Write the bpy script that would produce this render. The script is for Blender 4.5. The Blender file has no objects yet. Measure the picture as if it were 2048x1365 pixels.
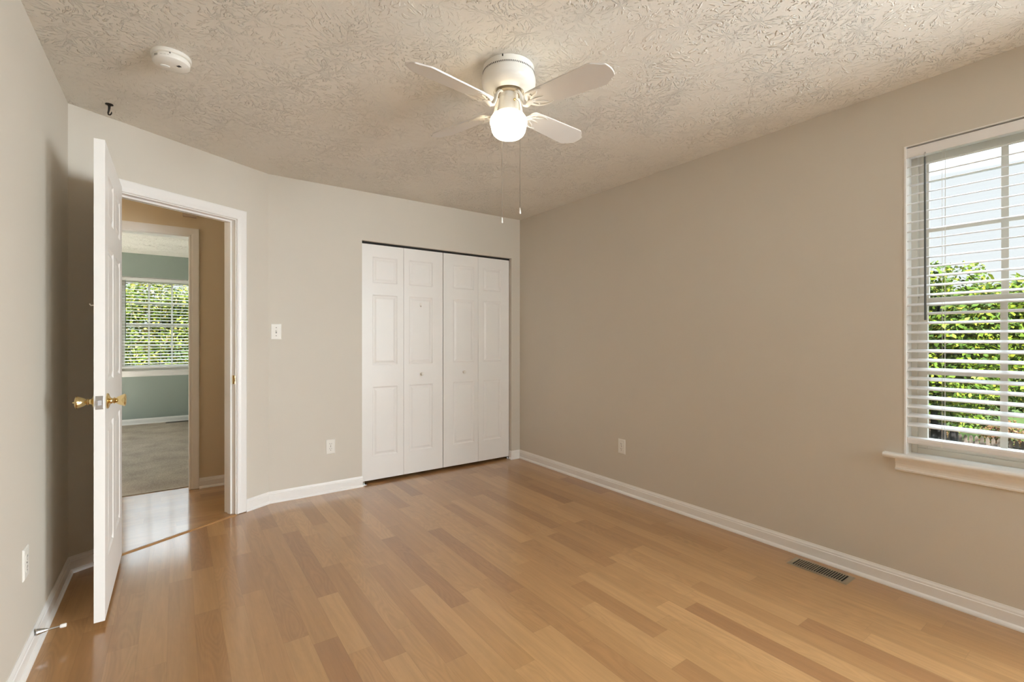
import bpy, bmesh, math, random
import numpy as np
from mathutils import Matrix, Vector

# ------------------------------------------------------------------ scene / camera / light
S = bpy.context.scene
C = S.collection
R = math.radians
H = 2.44            # ceiling height
CAM_Z = 1.2135
cam_d = bpy.data.cameras.new('camera')
cam = bpy.data.objects.new('camera', cam_d)
C.objects.link(cam)
cam_d.sensor_width = 36.0
cam_d.lens = 940.07 / 2048 * 36
cam_d.shift_y = -0.00142
cam_d.clip_start = 0.02
cam.location = (0, 0, CAM_Z)
cam.rotation_euler = (R(90), 0, -0.6202428)
S.camera = cam

S.view_settings.view_transform = 'Standard'
S.view_settings.look = 'None'
S.view_settings.gamma = 1.0
S.view_settings.use_curve_mapping = False
S.view_settings.exposure = 1.2
S.cycles.max_bounces = 14
S.cycles.diffuse_bounces = 10
S.cycles.glossy_bounces = 6
S.cycles.transmission_bounces = 8
S.cycles.transparent_max_bounces = 12
S.cycles.caustics_reflective = False
S.cycles.caustics_refractive = False
S.cycles.sample_clamp_indirect = 8.0

SKY = 6.0
world = bpy.data.worlds.new('sky')
S.world = world
world.use_nodes = True
wn = world.node_tree.nodes
wl = world.node_tree.links
bg = wn['Background']
tc = wn.new('ShaderNodeTexCoord')
sp = wn.new('ShaderNodeSeparateXYZ')
rp = wn.new('ShaderNodeValToRGB')
wl.new(tc.outputs['Generated'], sp.inputs[0])
wl.new(sp.outputs['Z'], rp.inputs[0])
ce = rp.color_ramp.elements
ce[0].position = 0.0; ce[0].color = (0.070, 0.072, 0.0745, 1)
ce[1].position = 0.75; ce[1].color = (0.72, 0.87, 1.0, 1)
for p_, c_ in ((0.25, (0.0695, 0.072, 0.0755, 1)), (0.32, (0.50, 0.56, 0.62, 1))):
    e_ = ce.new(p_); e_.color = c_
wl.new(rp.outputs[0], bg.inputs['Color'])
bg.inputs['Strength'].default_value = SKY
# added sky glow outside the view, lights the bedroom through unseen openings
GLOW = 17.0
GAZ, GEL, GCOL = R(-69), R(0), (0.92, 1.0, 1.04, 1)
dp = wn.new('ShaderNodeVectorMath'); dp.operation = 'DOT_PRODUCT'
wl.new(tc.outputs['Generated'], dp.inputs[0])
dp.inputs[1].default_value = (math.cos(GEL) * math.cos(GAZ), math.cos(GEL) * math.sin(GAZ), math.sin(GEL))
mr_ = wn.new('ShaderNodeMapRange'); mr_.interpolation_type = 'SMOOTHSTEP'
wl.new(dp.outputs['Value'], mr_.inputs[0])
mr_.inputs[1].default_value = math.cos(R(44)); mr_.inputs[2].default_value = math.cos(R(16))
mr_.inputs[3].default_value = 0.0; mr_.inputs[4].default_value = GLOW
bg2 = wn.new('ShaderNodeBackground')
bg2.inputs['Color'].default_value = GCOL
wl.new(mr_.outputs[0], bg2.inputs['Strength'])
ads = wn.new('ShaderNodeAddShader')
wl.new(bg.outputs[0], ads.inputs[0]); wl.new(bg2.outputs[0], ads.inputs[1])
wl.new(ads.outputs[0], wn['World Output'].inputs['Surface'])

def lamp(name, kind, loc, rot, energy, color=(1, 1, 1), **kw):
    d = bpy.data.lights.new(name, kind)
    d.energy = energy
    d.color = color
    for k, v in kw.items():
        setattr(d, k, v)
    o = bpy.data.objects.new(name, d)
    C.objects.link(o)
    o.location = loc
    o.rotation_euler = rot
    return o

lamp('hallway_fill_light', 'POINT', (-1.3, 3.95, 2.32), (0, 0, 0), 5.5, (1.0, 0.92, 0.76), shadow_soft_size=0.09)  # added fill with no fixture, brightens the hallway wall
# sun behind the house: reaches the trees, and the rooms through added openings
sun = lamp('sun', 'SUN', (-6, -8, 12), (0, 0, 0), 46.0, (0.93, 1.0, 1.10), angle=R(1.0))
sun.rotation_euler = Vector((0.62, 0.52, -0.62)).to_track_quat('-Z', 'Y').to_euler()

def portal(name, loc, rot, sx, sy):
    o = lamp(name, 'AREA', loc, rot, 1.0)
    o.data.shape = 'RECTANGLE'
    o.data.size = sx
    o.data.size_y = sy
    o.data.cycles.is_portal = True
    return o

# ------------------------------------------------------------------ room numbers
XR, YB, XL, YL, X2 = 2.871, 3.881, -0.457, 3.320, 0.556
YF = -1.65                                     # wall behind the camera
DU = Vector((X2 - XL, YB - YL, 0)); WL = DU.length; DU.normalize()
DN = Vector((-DU.y, DU.x, 0))                   # out of the bedroom, into the hallway
TH = 0.118                                     # wall thickness
W1 = (-0.157, 0.748, 0.655, 2.146)              # bedroom window: y0 y1 z0 z1
SIDE_OP = (-1.62, -0.42, 0.0, 2.10)                  # opening added in the window wall, out of view, to let light in: y0 y1 z0 z1
FRONT_OP = (1.85, 2.62, 1.18, 2.16)                    # unseen opening added behind the camera to light the back wall: x0 x1 z0 z1
DOP = (0.182, 0.905, 2.042)                     # bedroom doorway along the angled wall: u0 u1 z1
CLO = (1.249, 2.765, 2.036)                     # closet opening
YH = 4.60                                      # hallway wall face
HOP = (-0.68, 0.085, 2.045)                     # doorway into the blue room
YBL = 8.55                                     # blue room far wall
BW = (-0.66, 0.285, 0.765, 2.105)               # blue room window

# ------------------------------------------------------------------ materials
MATS = {}
def new_mat(name):
    m = bpy.data.materials.new(name)
    m.use_nodes = True
    MATS[name] = m
    nt = m.node_tree
    return m, nt.nodes, nt.links, nt.nodes['Principled BSDF']

def bump(nt_nodes, links, bsdf, height, strength, dist):
    b = nt_nodes.new('ShaderNodeBump')
    b.inputs['Strength'].default_value = strength
    b.inputs['Distance'].default_value = dist
    links.new(height, b.inputs['Height'])
    links.new(b.outputs[0], bsdf.inputs['Normal'])
    return b

def plain(name, col, rough=0.5, metal=0.0, noise=0.0, nscale=40.0, bmp=0.0, bscale=200.0, coat=0.0, spec=None):
    m, n, l, b = new_mat(name)
    b.inputs['Roughness'].default_value = rough
    b.inputs['Metallic'].default_value = metal
    b.inputs['Coat Weight'].default_value = coat
    if spec is not None:
        b.inputs['Specular IOR Level'].default_value = spec
    g = n.new('ShaderNodeNewGeometry')
    t = n.new('ShaderNodeTexNoise')
    t.inputs['Scale'].default_value = nscale
    t.inputs['Detail'].default_value = 3
    l.new(g.outputs['Position'], t.inputs['Vector'])
    mx = n.new('ShaderNodeMixRGB')
    lo = tuple(c * (1 - noise) for c in col) + (1,)
    hi = tuple(min(1, c * (1 + noise)) for c in col) + (1,)
    mx.inputs[1].default_value = lo
    mx.inputs[2].default_value = hi
    l.new(t.outputs['Fac'], mx.inputs[0])
    l.new(mx.outputs[0], b.inputs['Base Color'])
    if bmp:
        t2 = n.new('ShaderNodeTexNoise')
        t2.inputs['Scale'].default_value = bscale
        t2.inputs['Detail'].default_value = 4
        l.new(g.outputs['Position'], t2.inputs['Vector'])
        bump(n, l, b, t2.outputs['Fac'], bmp, 0.002)
    return m

def math_node(n, l, op, a, b=None, c=None):
    x = n.new('ShaderNodeMath')
    x.operation = op
    for i, v in enumerate((a, b, c)):
        if v is None:
            continue
        if isinstance(v, (int, float)):
            x.inputs[i].default_value = v
        else:
            l.new(v, x.inputs[i])
    return x.outputs[0]

M_WALL = plain('wall_paint', (0.63, 0.585, 0.51), 0.62, 0, 0.02, 3, 0.12, 260)
M_WHITE = plain('trim_paint', (0.83, 0.815, 0.79), 0.35, 0, 0.015, 8, 0.03, 120)
M_DOOR = plain('door_paint', (0.83, 0.815, 0.79), 0.38, 0, 0.015, 8, 0.10, 160)
M_VINYL = plain('window_vinyl', (0.72, 0.68, 0.60), 0.4, 0, 0.02, 10)
M_BLIND = plain('blind_white', (0.80, 0.785, 0.78), 0.42, 0, 0.015, 10)
M_CORD = plain('blind_cord', (0.72, 0.70, 0.66), 0.7, 0, 0.05, 80)
M_WAND = plain('clear_wand', (0.10, 0.11, 0.11), 0.15, 0, 0.05, 50)
M_FAN = plain('fan_enamel', (0.80, 0.78, 0.73), 0.28, 0, 0.01, 20, coat=0.2)
M_BLADE = plain('blade_laminate', (0.74, 0.715, 0.68), 0.4, 0, 0.02, 20)
M_DARK = plain('dark_gap', (0.012, 0.010, 0.008), 0.8, 0, 0.1, 60)
M_BRASS = plain('brass', (0.78, 0.61, 0.31), 0.16, 1.0, 0.05, 60)
M_STEEL = plain('steel', (0.62, 0.62, 0.63), 0.25, 1.0, 0.04, 60)
M_IVORY = plain('plate_plastic', (0.80, 0.775, 0.72), 0.35, 0, 0.01, 40)
M_SLOT = plain('slot_dark', (0.10, 0.085, 0.07), 0.6, 0, 0.1, 60)
M_GREYINK = plain('grey_ink', (0.32, 0.31, 0.28), 0.6, 0, 0.1, 200)
M_HALLW = plain('hallway_paint', (0.66, 0.55, 0.385), 0.6, 0, 0.02, 3, 0.10, 260)
M_BLUE = plain('blue_paint', (0.33, 0.385, 0.345), 0.6, 0, 0.03, 3, 0.10, 260)
M_BRONZE = plain('register_metal', (0.33, 0.27, 0.185), 0.42, 0.35, 0.08, 60)
M_HOOK = plain('hook_iron', (0.014, 0.009, 0.005), 0.45, 0.4, 0.1, 100)
M_RUBBER = plain('rubber_tip', (0.85, 0.85, 0.83), 0.5, 0, 0.03, 80)
M_STRIP = plain('threshold_wood', (0.40, 0.215, 0.085), 0.3, 0, 0.15, 60)
M_CHAIN = plain('chain_metal', (0.20, 0.17, 0.13), 0.5, 0.4, 0.1, 300)

# ceiling: brushed crow's-foot plaster
def ceiling_mat():
    m, n, l, b = new_mat('ceiling_plaster')
    b.inputs['Base Color'].default_value = (0.78, 0.745, 0.675, 1)
    b.inputs['Roughness'].default_value = 0.8
    g = n.new('ShaderNodeNewGeometry')
    warp = n.new('ShaderNodeTexNoise')
    warp.inputs['Scale'].default_value = 5
    l.new(g.outputs['Position'], warp.inputs['Vector'])
    va = n.new('ShaderNodeVectorMath'); va.operation = 'MULTIPLY_ADD'
    l.new(warp.outputs['Color'], va.inputs[0])
    va.inputs[1].default_value = (0.12, 0.12, 0)
    l.new(g.outputs['Position'], va.inputs[2])
    total = None
    for k, (sc, off) in enumerate(((6.5, 0.0), (5.0, 7.3))):
        ad = n.new('ShaderNodeVectorMath'); ad.operation = 'ADD'
        l.new(va.outputs[0], ad.inputs[0]); ad.inputs[1].default_value = (off, off * 0.7, 0)
        fl = n.new('ShaderNodeVectorMath'); fl.operation = 'MULTIPLY'
        l.new(ad.outputs[0], fl.inputs[0]); fl.inputs[1].default_value = (1, 1, 0)
        vo = n.new('ShaderNodeTexVoronoi'); vo.voronoi_dimensions = '2D'
        vo.inputs['Scale'].default_value = sc
        l.new(fl.outputs[0], vo.inputs['Vector'])
        # position output is in world units of the input vector
        df = n.new('ShaderNodeVectorMath'); df.operation = 'SUBTRACT'
        l.new(fl.outputs[0], df.inputs[0]); l.new(vo.outputs['Position'], df.inputs[1])
        sx = n.new('ShaderNodeSeparateXYZ'); l.new(df.outputs[0], sx.inputs[0])
        ang = math_node(n, l, 'ARCTAN2', sx.outputs[1], sx.outputs[0])
        ln = n.new('ShaderNodeVectorMath'); ln.operation = 'LENGTH'; l.new(df.outputs[0], ln.inputs[0])
        sc2 = n.new('ShaderNodeSeparateXYZ'); l.new(vo.outputs['Color'], sc2.inputs[0])
        cb = n.new('ShaderNodeCombineXYZ')
        l.new(math_node(n, l, 'MULTIPLY', ang, 6.0), cb.inputs[0])
        l.new(math_node(n, l, 'MULTIPLY', ln.outputs['Value'], 30.0), cb.inputs[1])
        l.new(math_node(n, l, 'MULTIPLY', sc2.outputs[0], 40.0), cb.inputs[2])
        ns = n.new('ShaderNodeTexNoise')
        ns.inputs['Scale'].default_value = 1.0
        ns.inputs['Detail'].default_value = 2.0
        l.new(cb.outputs[0], ns.inputs['Vector'])
        mr = n.new('ShaderNodeMapRange'); mr.interpolation_type = 'SMOOTHSTEP'
        l.new(ns.outputs['Fac'], mr.inputs[0])
        mr.inputs[1].default_value = 0.565; mr.inputs[2].default_value = 0.66
        total = mr.outputs[0] if total is None else math_node(n, l, 'MAXIMUM', total, mr.outputs[0])
    mask = n.new('ShaderNodeTexNoise'); mask.inputs['Scale'].default_value = 3.2; mask.inputs['Detail'].default_value = 2
    l.new(g.outputs['Position'], mask.inputs['Vector'])
    mm = n.new('ShaderNodeMapRange'); mm.interpolation_type = 'SMOOTHSTEP'
    l.new(mask.outputs['Fac'], mm.inputs[0]); mm.inputs[1].default_value = 0.36; mm.inputs[2].default_value = 0.62
    mm.inputs[3].default_value = 0.25
    h1 = math_node(n, l, 'MULTIPLY', total, mm.outputs[0])
    fine = n.new('ShaderNodeTexNoise'); fine.inputs['Scale'].default_value = 110; fine.inputs['Detail'].default_value = 3
    l.new(g.outputs['Position'], fine.inputs['Vector'])
    h = math_node(n, l, 'MULTIPLY_ADD', fine.outputs['Fac'], 0.15, h1)
    bump(n, l, b, h, 1.0, 0.0052)
    return m
M_CEIL = ceiling_mat()

# laminate floor: strips of random length along 'along'
def floor_mat(name, along_y=True):
    m, n, l, b = new_mat(name)
    g = n.new('ShaderNodeNewGeometry')
    s = n.new('ShaderNodeSeparateXYZ'); l.new(g.outputs['Position'], s.inputs[0])
    ax, ay = (s.outputs[0], s.outputs[1]) if along_y else (s.outputs[1], s.outputs[0])
    WD = 0.0945
    u = math_node(n, l, 'DIVIDE', math_node(n, l, 'SUBTRACT', ax, 0.160), WD)
    row = math_node(n, l, 'FLOOR', u)
    fu = math_node(n, l, 'SUBTRACT', u, row)
    w1 = n.new('ShaderNodeTexWhiteNoise'); w1.noise_dimensions = '1D'; l.new(row, w1.inputs['W'])
    v0 = math_node(n, l, 'MULTIPLY_ADD', w1.outputs['Value'], 7.31, math_node(n, l, 'DIVIDE', ay, 0.62))
    # stretch lengths irregularly
    v = math_node(n, l, 'MULTIPLY_ADD', math_node(n, l, 'SINE', math_node(n, l, 'MULTIPLY', v0, 2.1)), 0.22, v0)
    col = math_node(n, l, 'FLOOR', v)
    fv = math_node(n, l, 'SUBTRACT', v, col)
    cb = n.new('ShaderNodeCombineXYZ'); l.new(row, cb.inputs[0]); l.new(col, cb.inputs[1])
    w2 = n.new('ShaderNodeTexWhiteNoise'); w2.noise_dimensions = '2D'; l.new(cb.outputs[0], w2.inputs['Vector'])
    ramp = n.new('ShaderNodeValToRGB')
    els = ramp.color_ramp.elements
    els[0].position = 0.0; els[0].color = (0.323, 0.161, 0.066, 1)
    els[1].position = 1.0; els[1].color = (0.464, 0.263, 0.112, 1)
    for p_, c_ in ((0.14, (0.356, 0.185, 0.074, 1)), (0.36, (0.393, 0.210, 0.085, 1)), (0.7, (0.427, 0.238, 0.098, 1))):
        e = els.new(p_); e.color = c_
    l.new(w2.outputs['Value'], ramp.inputs[0])
    # grain
    so = n.new('ShaderNodeSeparateXYZ'); l.new(w2.outputs['Color'], so.inputs[0])
    gx = math_node(n, l, 'MULTIPLY_ADD', so.outputs[0], 13.0, math_node(n, l, 'MULTIPLY', ax, 1.0))
    gy = math_node(n, l, 'MULTIPLY_ADD', so.outputs[1], 29.0, ay)
    gc = n.new('ShaderNodeCombineXYZ')
    l.new(math_node(n, l, 'MULTIPLY', gx, 42.0), gc.inputs[0])
    l.new(math_node(n, l, 'MULTIPLY', gy, 2.6), gc.inputs[1])
    n1 = n.new('ShaderNodeTexNoise'); n1.inputs['Scale'].default_value = 1.0; n1.inputs['Detail'].default_value = 6; n1.inputs['Distortion'].default_value = 0.6
    l.new(gc.outputs[0], n1.inputs['Vector'])
    gc2 = n.new('ShaderNodeCombineXYZ')
    l.new(math_node(n, l, 'MULTIPLY', gx, 230.0), gc2.inputs[0])
    l.new(math_node(n, l, 'MULTIPLY', gy, 9.0), gc2.inputs[1])
    n2 = n.new('ShaderNodeTexNoise'); n2.inputs['Scale'].default_value = 1.0; n2.inputs['Detail'].default_value = 2
    l.new(gc2.outputs[0], n2.inputs['Vector'])
    # cathedral figure on some planks
    gc3 = n.new('ShaderNodeCombineXYZ')
    l.new(math_node(n, l, 'MULTIPLY', gx, 11.0), gc3.inputs[0])
    l.new(math_node(n, l, 'MULTIPLY', gy, 1.9), gc3.inputs[1])
    n3 = n.new('ShaderNodeTexNoise'); n3.inputs['Scale'].default_value = 1.0; n3.inputs['Detail'].default_value = 1
    l.new(gc3.outputs[0], n3.inputs['Vector'])
    ring = math_node(n, l, 'SINE', math_node(n, l, 'MULTIPLY', n3.outputs['Fac'], 95.0))
    fig = math_node(n, l, 'GREATER_THAN', so.outputs[2], 0.55)
    ringm = math_node(n, l, 'MULTIPLY', ring, math_node(n, l, 'MULTIPLY_ADD', fig, 0.035, 0.012))
    t = math_node(n, l, 'MULTIPLY_ADD', n1.outputs['Fac'], 0.42, 0.79)
    t = math_node(n, l, 'ADD', t, math_node(n, l, 'MULTIPLY_ADD', n2.outputs['Fac'], 0.14, -0.07))
    t = math_node(n, l, 'ADD', t, ringm)
    # seams
    e1 = math_node(n, l, 'LESS_THAN', math_node(n, l, 'MINIMUM', fu, math_node(n, l, 'SUBTRACT', 1.0, fu)), 0.011)
    e2 = math_node(n, l, 'LESS_THAN', math_node(n, l, 'MINIMUM', fv, math_node(n, l, 'SUBTRACT', 1.0, fv)), 0.0018)
    seam = math_node(n, l, 'MAXIMUM', e1, e2)
    t = math_node(n, l, 'MULTIPLY', t, math_node(n, l, 'MULTIPLY_ADD', seam, -0.13, 1.0))
    vm = n.new('ShaderNodeVectorMath'); vm.operation = 'SCALE'
    l.new(ramp.outputs[0], vm.inputs[0]); l.new(t, vm.inputs['Scale'])
    l.new(vm.outputs[0], b.inputs['Base Color'])
    b.inputs['Roughness'].default_value = 0.34
    b.inputs['Coat Weight'].default_value = 0.7
    b.inputs['Coat Roughness'].default_value = 0.12
    bump(n, l, b, n2.outputs['Fac'], 0.04, 0.0006)
    return m
M_FLOOR = floor_mat('laminate_floor', True)
M_HFLOOR = floor_mat('laminate_hallway', False)

def carpet_mat():
    m, n, l, b = new_mat('carpet_pile')
    g = n.new('ShaderNodeNewGeometry')
    t = n.new('ShaderNodeTexNoise'); t.inputs['Scale'].default_value = 90; t.inputs['Detail'].default_value = 5
    l.new(g.outputs['Position'], t.inputs['Vector'])
    t2 = n.new('ShaderNodeTexNoise'); t2.inputs['Scale'].default_value = 4; t2.inputs['Detail'].default_value = 2
    l.new(g.outputs['Position'], t2.inputs['Vector'])
    f = math_node(n, l, 'MULTIPLY_ADD', t2.outputs['Fac'], 0.5, math_node(n, l, 'MULTIPLY', t.outputs['Fac'], 0.6))
    r = n.new('ShaderNodeValToRGB')
    r.color_ramp.elements[0].position = 0.3; r.color_ramp.elements[0].color = (0.28, 0.23, 0.185, 1)
    r.color_ramp.elements[1].position = 0.8; r.color_ramp.elements[1].color = (0.58, 0.49, 0.405, 1)
    l.new(f, r.inputs[0]); l.new(r.outputs[0], b.inputs['Base Color'])
    b.inputs['Roughness'].default_value = 0.95
    b.inputs['Specular IOR Level'].default_value = 0.1
    bump(n, l, b, t.outputs['Fac'], 0.8, 0.006)
    return m
M_CARPET = carpet_mat()

def globe_mat():
    m, n, l, b = new_mat('lit_opal_glass')
    b.inputs['Base Color'].default_value = (0.9, 0.87, 0.8, 1)
    b.inputs['Roughness'].default_value = 0.2
    b.inputs['Emission Color'].default_value = (1.0, 0.87, 0.64, 1)
    b.inputs['Emission Strength'].default_value = 2.8
    return m
M_GLOBE = globe_mat()

def glass_mat():
    m, n, l, b = new_mat('window_glass')
    n.remove(b)
    tr = n.new('ShaderNodeBsdfTransparent'); tr.inputs[0].default_value = (0.96, 0.98, 0.97, 1)
    gl = n.new('ShaderNodeBsdfGlossy'); gl.inputs['Roughness'].default_value = 0.02
    fr = n.new('ShaderNodeFresnel'); fr.inputs[0].default_value = 1.45
    mx = n.new('ShaderNodeMixShader')
    l.new(math_node(n, l, 'MULTIPLY', fr.outputs[0], 0.6), mx.inputs[0]); l.new(tr.outputs[0], mx.inputs[1]); l.new(gl.outputs[0], mx.inputs[2])
    l.new(mx.outputs[0], n['Material Output'].inputs[0])
    return m
M_GLASS = glass_mat()

def leaf_mat(name, stops, trans=0.35):
    m, n, l, b = new_mat(name)
    g = n.new('ShaderNodeNewGeometry')
    r = n.new('ShaderNodeValToRGB')
    els = r.color_ramp.elements
    els[0].position = stops[0][0]; els[0].color = stops[0][1] + (1,)
    els[1].position = stops[-1][0]; els[1].color = stops[-1][1] + (1,)
    for p_, c_ in stops[1:-1]:
        e = els.new(p_); e.color = c_ + (1,)
    l.new(g.outputs['Random Per Island'], r.inputs[0])
    l.new(r.outputs[0], b.inputs['Base Color'])
    b.inputs['Roughness'].default_value = 0.5
    b.inputs['Specular IOR Level'].default_value = 0.04
    tl = n.new('ShaderNodeBsdfTranslucent'); l.new(r.outputs[0], tl.inputs[0])
    mx = n.new('ShaderNodeMixShader'); mx.inputs[0].default_value = trans
    l.new(b.outputs[0], mx.inputs[1]); l.new(tl.outputs[0], mx.inputs[2])
    l.new(mx.outputs[0], n['Material Output'].inputs[0])
    return m
M_LEAF = leaf_mat('maple_leaves', [(0.0, (0.0098, 0.0181, 0.0026)), (0.4, (0.0214, 0.0347, 0.0033)), (0.75, (0.0413, 0.0546, 0.0041)), (1.0, (0.0786, 0.0703, 0.0066))])
M_LEAF2 = leaf_mat('yellowing_leaves', [(0.0, (0.0098, 0.0166, 0.0026)), (0.35, (0.0248, 0.0347, 0.0033)), (0.7, (0.0537, 0.0579, 0.0050)), (0.93, (0.0910, 0.0744, 0.0124)), (1.0, (0.1075, 0.0661, 0.0290))])
M_LEAFR = leaf_mat('russet_leaves', [(0.0, (0.0269, 0.0135, 0.0064)), (0.5, (0.0458, 0.0199, 0.0091)), (1.0, (0.0431, 0.0323, 0.0081))])
M_BARK = plain('bark', (0.0045, 0.0033, 0.0025), 0.9, 0, 0.4, 20, 0.5, 60, spec=0.1)
M_FENCE = plain('fence_wood', (0.036, 0.025, 0.017), 0.8, 0, 0.25, 9, 0.3, 60, spec=0.1)
M_GRASS = plain('lawn', (0.013, 0.019, 0.004), 0.95, 0, 0.5, 6, 0.5, 80, spec=0.02)
M_POLE = plain('pole_white', (0.09, 0.09, 0.09), 0.5, 0, 0.03, 10)

# ------------------------------------------------------------------ geometry helpers
def link(name, me, mat, parent=None, smooth=None):
    if mat is not None:
        me.materials.append(mat)
    o = bpy.data.objects.new(name, me)
    C.objects.link(o)
    if parent is not None:
        o.parent = parent
    if smooth is not None:
        me.polygons.foreach_set('use_smooth', [True] * len(me.polygons))
        me.set_sharp_from_angle(angle=R(smooth))
    return o

def obj(name, bm, mat, parent=None, smooth=None, recalc=True):
    if recalc:
        bmesh.ops.recalc_face_normals(bm, faces=bm.faces[:])
    me = bpy.data.meshes.new(name)
    bm.to_mesh(me)
    bm.free()
    return link(name, me, mat, parent, smooth)

def empty(name, loc=(0, 0, 0), rz=0.0):
    o = bpy.data.objects.new(name, None)
    C.objects.link(o)
    o.location = loc
    o.rotation_euler = (0, 0, rz)
    o.empty_display_size = 0.1
    return o

def tag(o, label, cat, group=None, kind=None):
    o['label'] = label
    o['category'] = cat
    if group: o['group'] = group
    if kind: o['kind'] = kind
    return o

def struct(o, label=None):
    o['kind'] = 'structure'
    if label: o['label'] = label
    return o

def copy_tree(o, parent=None):
    c = o.copy()
    C.objects.link(c)
    if parent is not None:
        c.parent = parent
    for ch in o.children:
        copy_tree(ch, c)
    return c

def box(bm, lo, hi, bevel=0.0, T=None):
    vs = [bm.verts.new((x, y, z)) for x in (lo[0], hi[0]) for y in (lo[1], hi[1]) for z in (lo[2], hi[2])]
    fs = []
    for q in ((0, 1, 3, 2), (4, 6, 7, 5), (0, 4, 5, 1), (2, 3, 7, 6), (0, 2, 6, 4), (1, 5, 7, 3)):
        fs.append(bm.faces.new([vs[i] for i in q]))
    if bevel:
        es = list({e for f in fs for e in f.edges})
        r = bmesh.ops.bevel(bm, geom=es, offset=bevel, segments=2, affect='EDGES', profile=0.6)
        vs = list({v for f in r['faces'] for v in f.verts} | {v for v in vs if v.is_valid})
    if T is not None:
        bmesh.ops.transform(bm, matrix=T, verts=[v for v in vs if v.is_valid])
    return vs

def lathe(bm, prof, seg=32, T=None, cap=False):
    rings = []
    new = []
    for r, z in prof:
        if r < 1e-6:
            v = bm.verts.new((0, 0, z)); rings.append([v]); new.append(v)
        else:
            ring = [bm.verts.new((r * math.cos(2 * math.pi * i / seg), r * math.sin(2 * math.pi * i / seg), z)) for i in range(seg)]
            rings.append(ring); new += ring
    for a, b in zip(rings, rings[1:]):
        if len(a) == 1 and len(b) == 1: continue
        for i in range(seg):
            j = (i + 1) % seg
            if len(a) == 1: bm.faces.new((a[0], b[j], b[i]))
            elif len(b) == 1: bm.faces.new((a[i], a[j], b[0]))
            else: bm.faces.new((a[i], a[j], b[j], b[i]))
    if cap:
        for ring in (rings[0], rings[-1]):
            if len(ring) > 2: bm.faces.new(ring)
    if T is not None:
        bmesh.ops.transform(bm, matrix=T, verts=new)
    return new

def tube(bm, pts, rad, seg=8, flat=None, cap=True):
    """round (or flattened: flat = (ratio, up vector)) tube along pts; rad a number or one per point"""
    pts = [Vector(p) for p in pts]
    n = len(pts)
    rings = []
    up0 = None
    for i, p in enumerate(pts):
        d = (pts[min(i + 1, n - 1)] - pts[max(i - 1, 0)]).normalized()
        if flat is not None:
            up = Vector(flat[1])
        else:
            up = up0 if up0 is not None else (Vector((0, 0, 1)) if abs(d.z) < 0.9 else Vector((1, 0, 0)))
        x = d.cross(up).normalized()
        y = x.cross(d).normalized()
        up0 = y
        r = rad[i] if isinstance(rad, (list, tuple)) else rad
        k = flat[0] if flat is not None else 1.0
        rings.append([bm.verts.new(p + x * r * math.cos(2 * math.pi * j / seg) + y * r * k * math.sin(2 * math.pi * j / seg)) for j in range(seg)])
    for a, b in zip(rings, rings[1:]):
        for j in range(seg):
            k2 = (j + 1) % seg
            bm.faces.new((a[j], a[k2], b[k2], b[j]))
    if cap:
        bm.faces.new(rings[0]); bm.faces.new(rings[-1])
    return [v for r_ in rings for v in r_]

def prism(bm, outline, z0, z1, T=None):
    a = [bm.verts.new((x, y, z0)) for x, y in outline]
    b = [bm.verts.new((x, y, z1)) for x, y in outline]
    k = len(outline)
    bm.faces.new(a); bm.faces.new(b)
    for i in range(k):
        j = (i + 1) % k
        bm.faces.new((a[i], a[j], b[j], b[i]))
    if T is not None:
        bmesh.ops.transform(bm, matrix=T, verts=a + b)
    return a + b

def frame(o, ex, ey, ez):
    m = Matrix.Identity(4)
    for i, v in enumerate((ex, ey, ez)):
        v = Vector(v)
        m[0][i], m[1][i], m[2][i] = v.x, v.y, v.z
    o = Vector(o)
    m[0][3], m[1][3], m[2][3] = o.x, o.y, o.z
    return m

def wall_cells(bm, u0, u1, z0, z1, holes, T, th=TH):
    """wall slab in local (u, depth, z); holes = (u0,u1,z0,z1)"""
    us = sorted({u0, u1} | {h[0] for h in holes} | {h[1] for h in holes})
    zs = sorted({z0, z1} | {h[2] for h in holes} | {h[3] for h in holes})
    for a, b in zip(us, us[1:]):
        for c, d in zip(zs, zs[1:]):
            if any(h[0] <= a and b <= h[1] and h[2] <= c and d <= h[3] for h in holes):
                continue
            box(bm, (a, 0, c), (b, th, d), T=T)
    bmesh.ops.remove_doubles(bm, verts=bm.verts[:], dist=1e-5)
    # drop the inner faces two cells share
    seen = {}
    for f in bm.faces:
        k = tuple(sorted(v.index for v in f.verts))
    bm.verts.index_update()
    for f in list(bm.faces):
        k = tuple(sorted(v.index for v in f.verts))
        seen.setdefault(k, []).append(f)
    dead = [f for fs in seen.values() if len(fs) > 1 for f in fs]
    bmesh.ops.delete(bm, geom=dead, context='FACES_ONLY')

def wall(name, origin, eu, edepth, u0, u1, holes=(), mat=M_WALL, th=TH, z0=-0.05, z1=H + 0.1, label=None):
    bm = bmesh.new()
    wall_cells(bm, u0, u1, z0, z1, list(holes), frame(origin, eu, edepth, (0, 0, 1)), th)
    return struct(obj(name, bm, mat), label)

def sweep_seg(bm, prof, a, b, na, nb):
    """profile (out, z) carried from point a to b; na, nb = mitre vectors for 'out' at each end"""
    A = [bm.verts.new((a[0] + na[0] * o_, a[1] + na[1] * o_, z)) for o_, z in prof]
    B = [bm.verts.new((b[0] + nb[0] * o_, b[1] + nb[1] * o_, z)) for o_, z in prof]
    k = len(prof)
    for i in range(k):
        j = (i + 1) % k
        bm.faces.new((A[i], A[j], B[j], B[i]))
    bm.faces.new(A); bm.faces.new(B)

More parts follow.
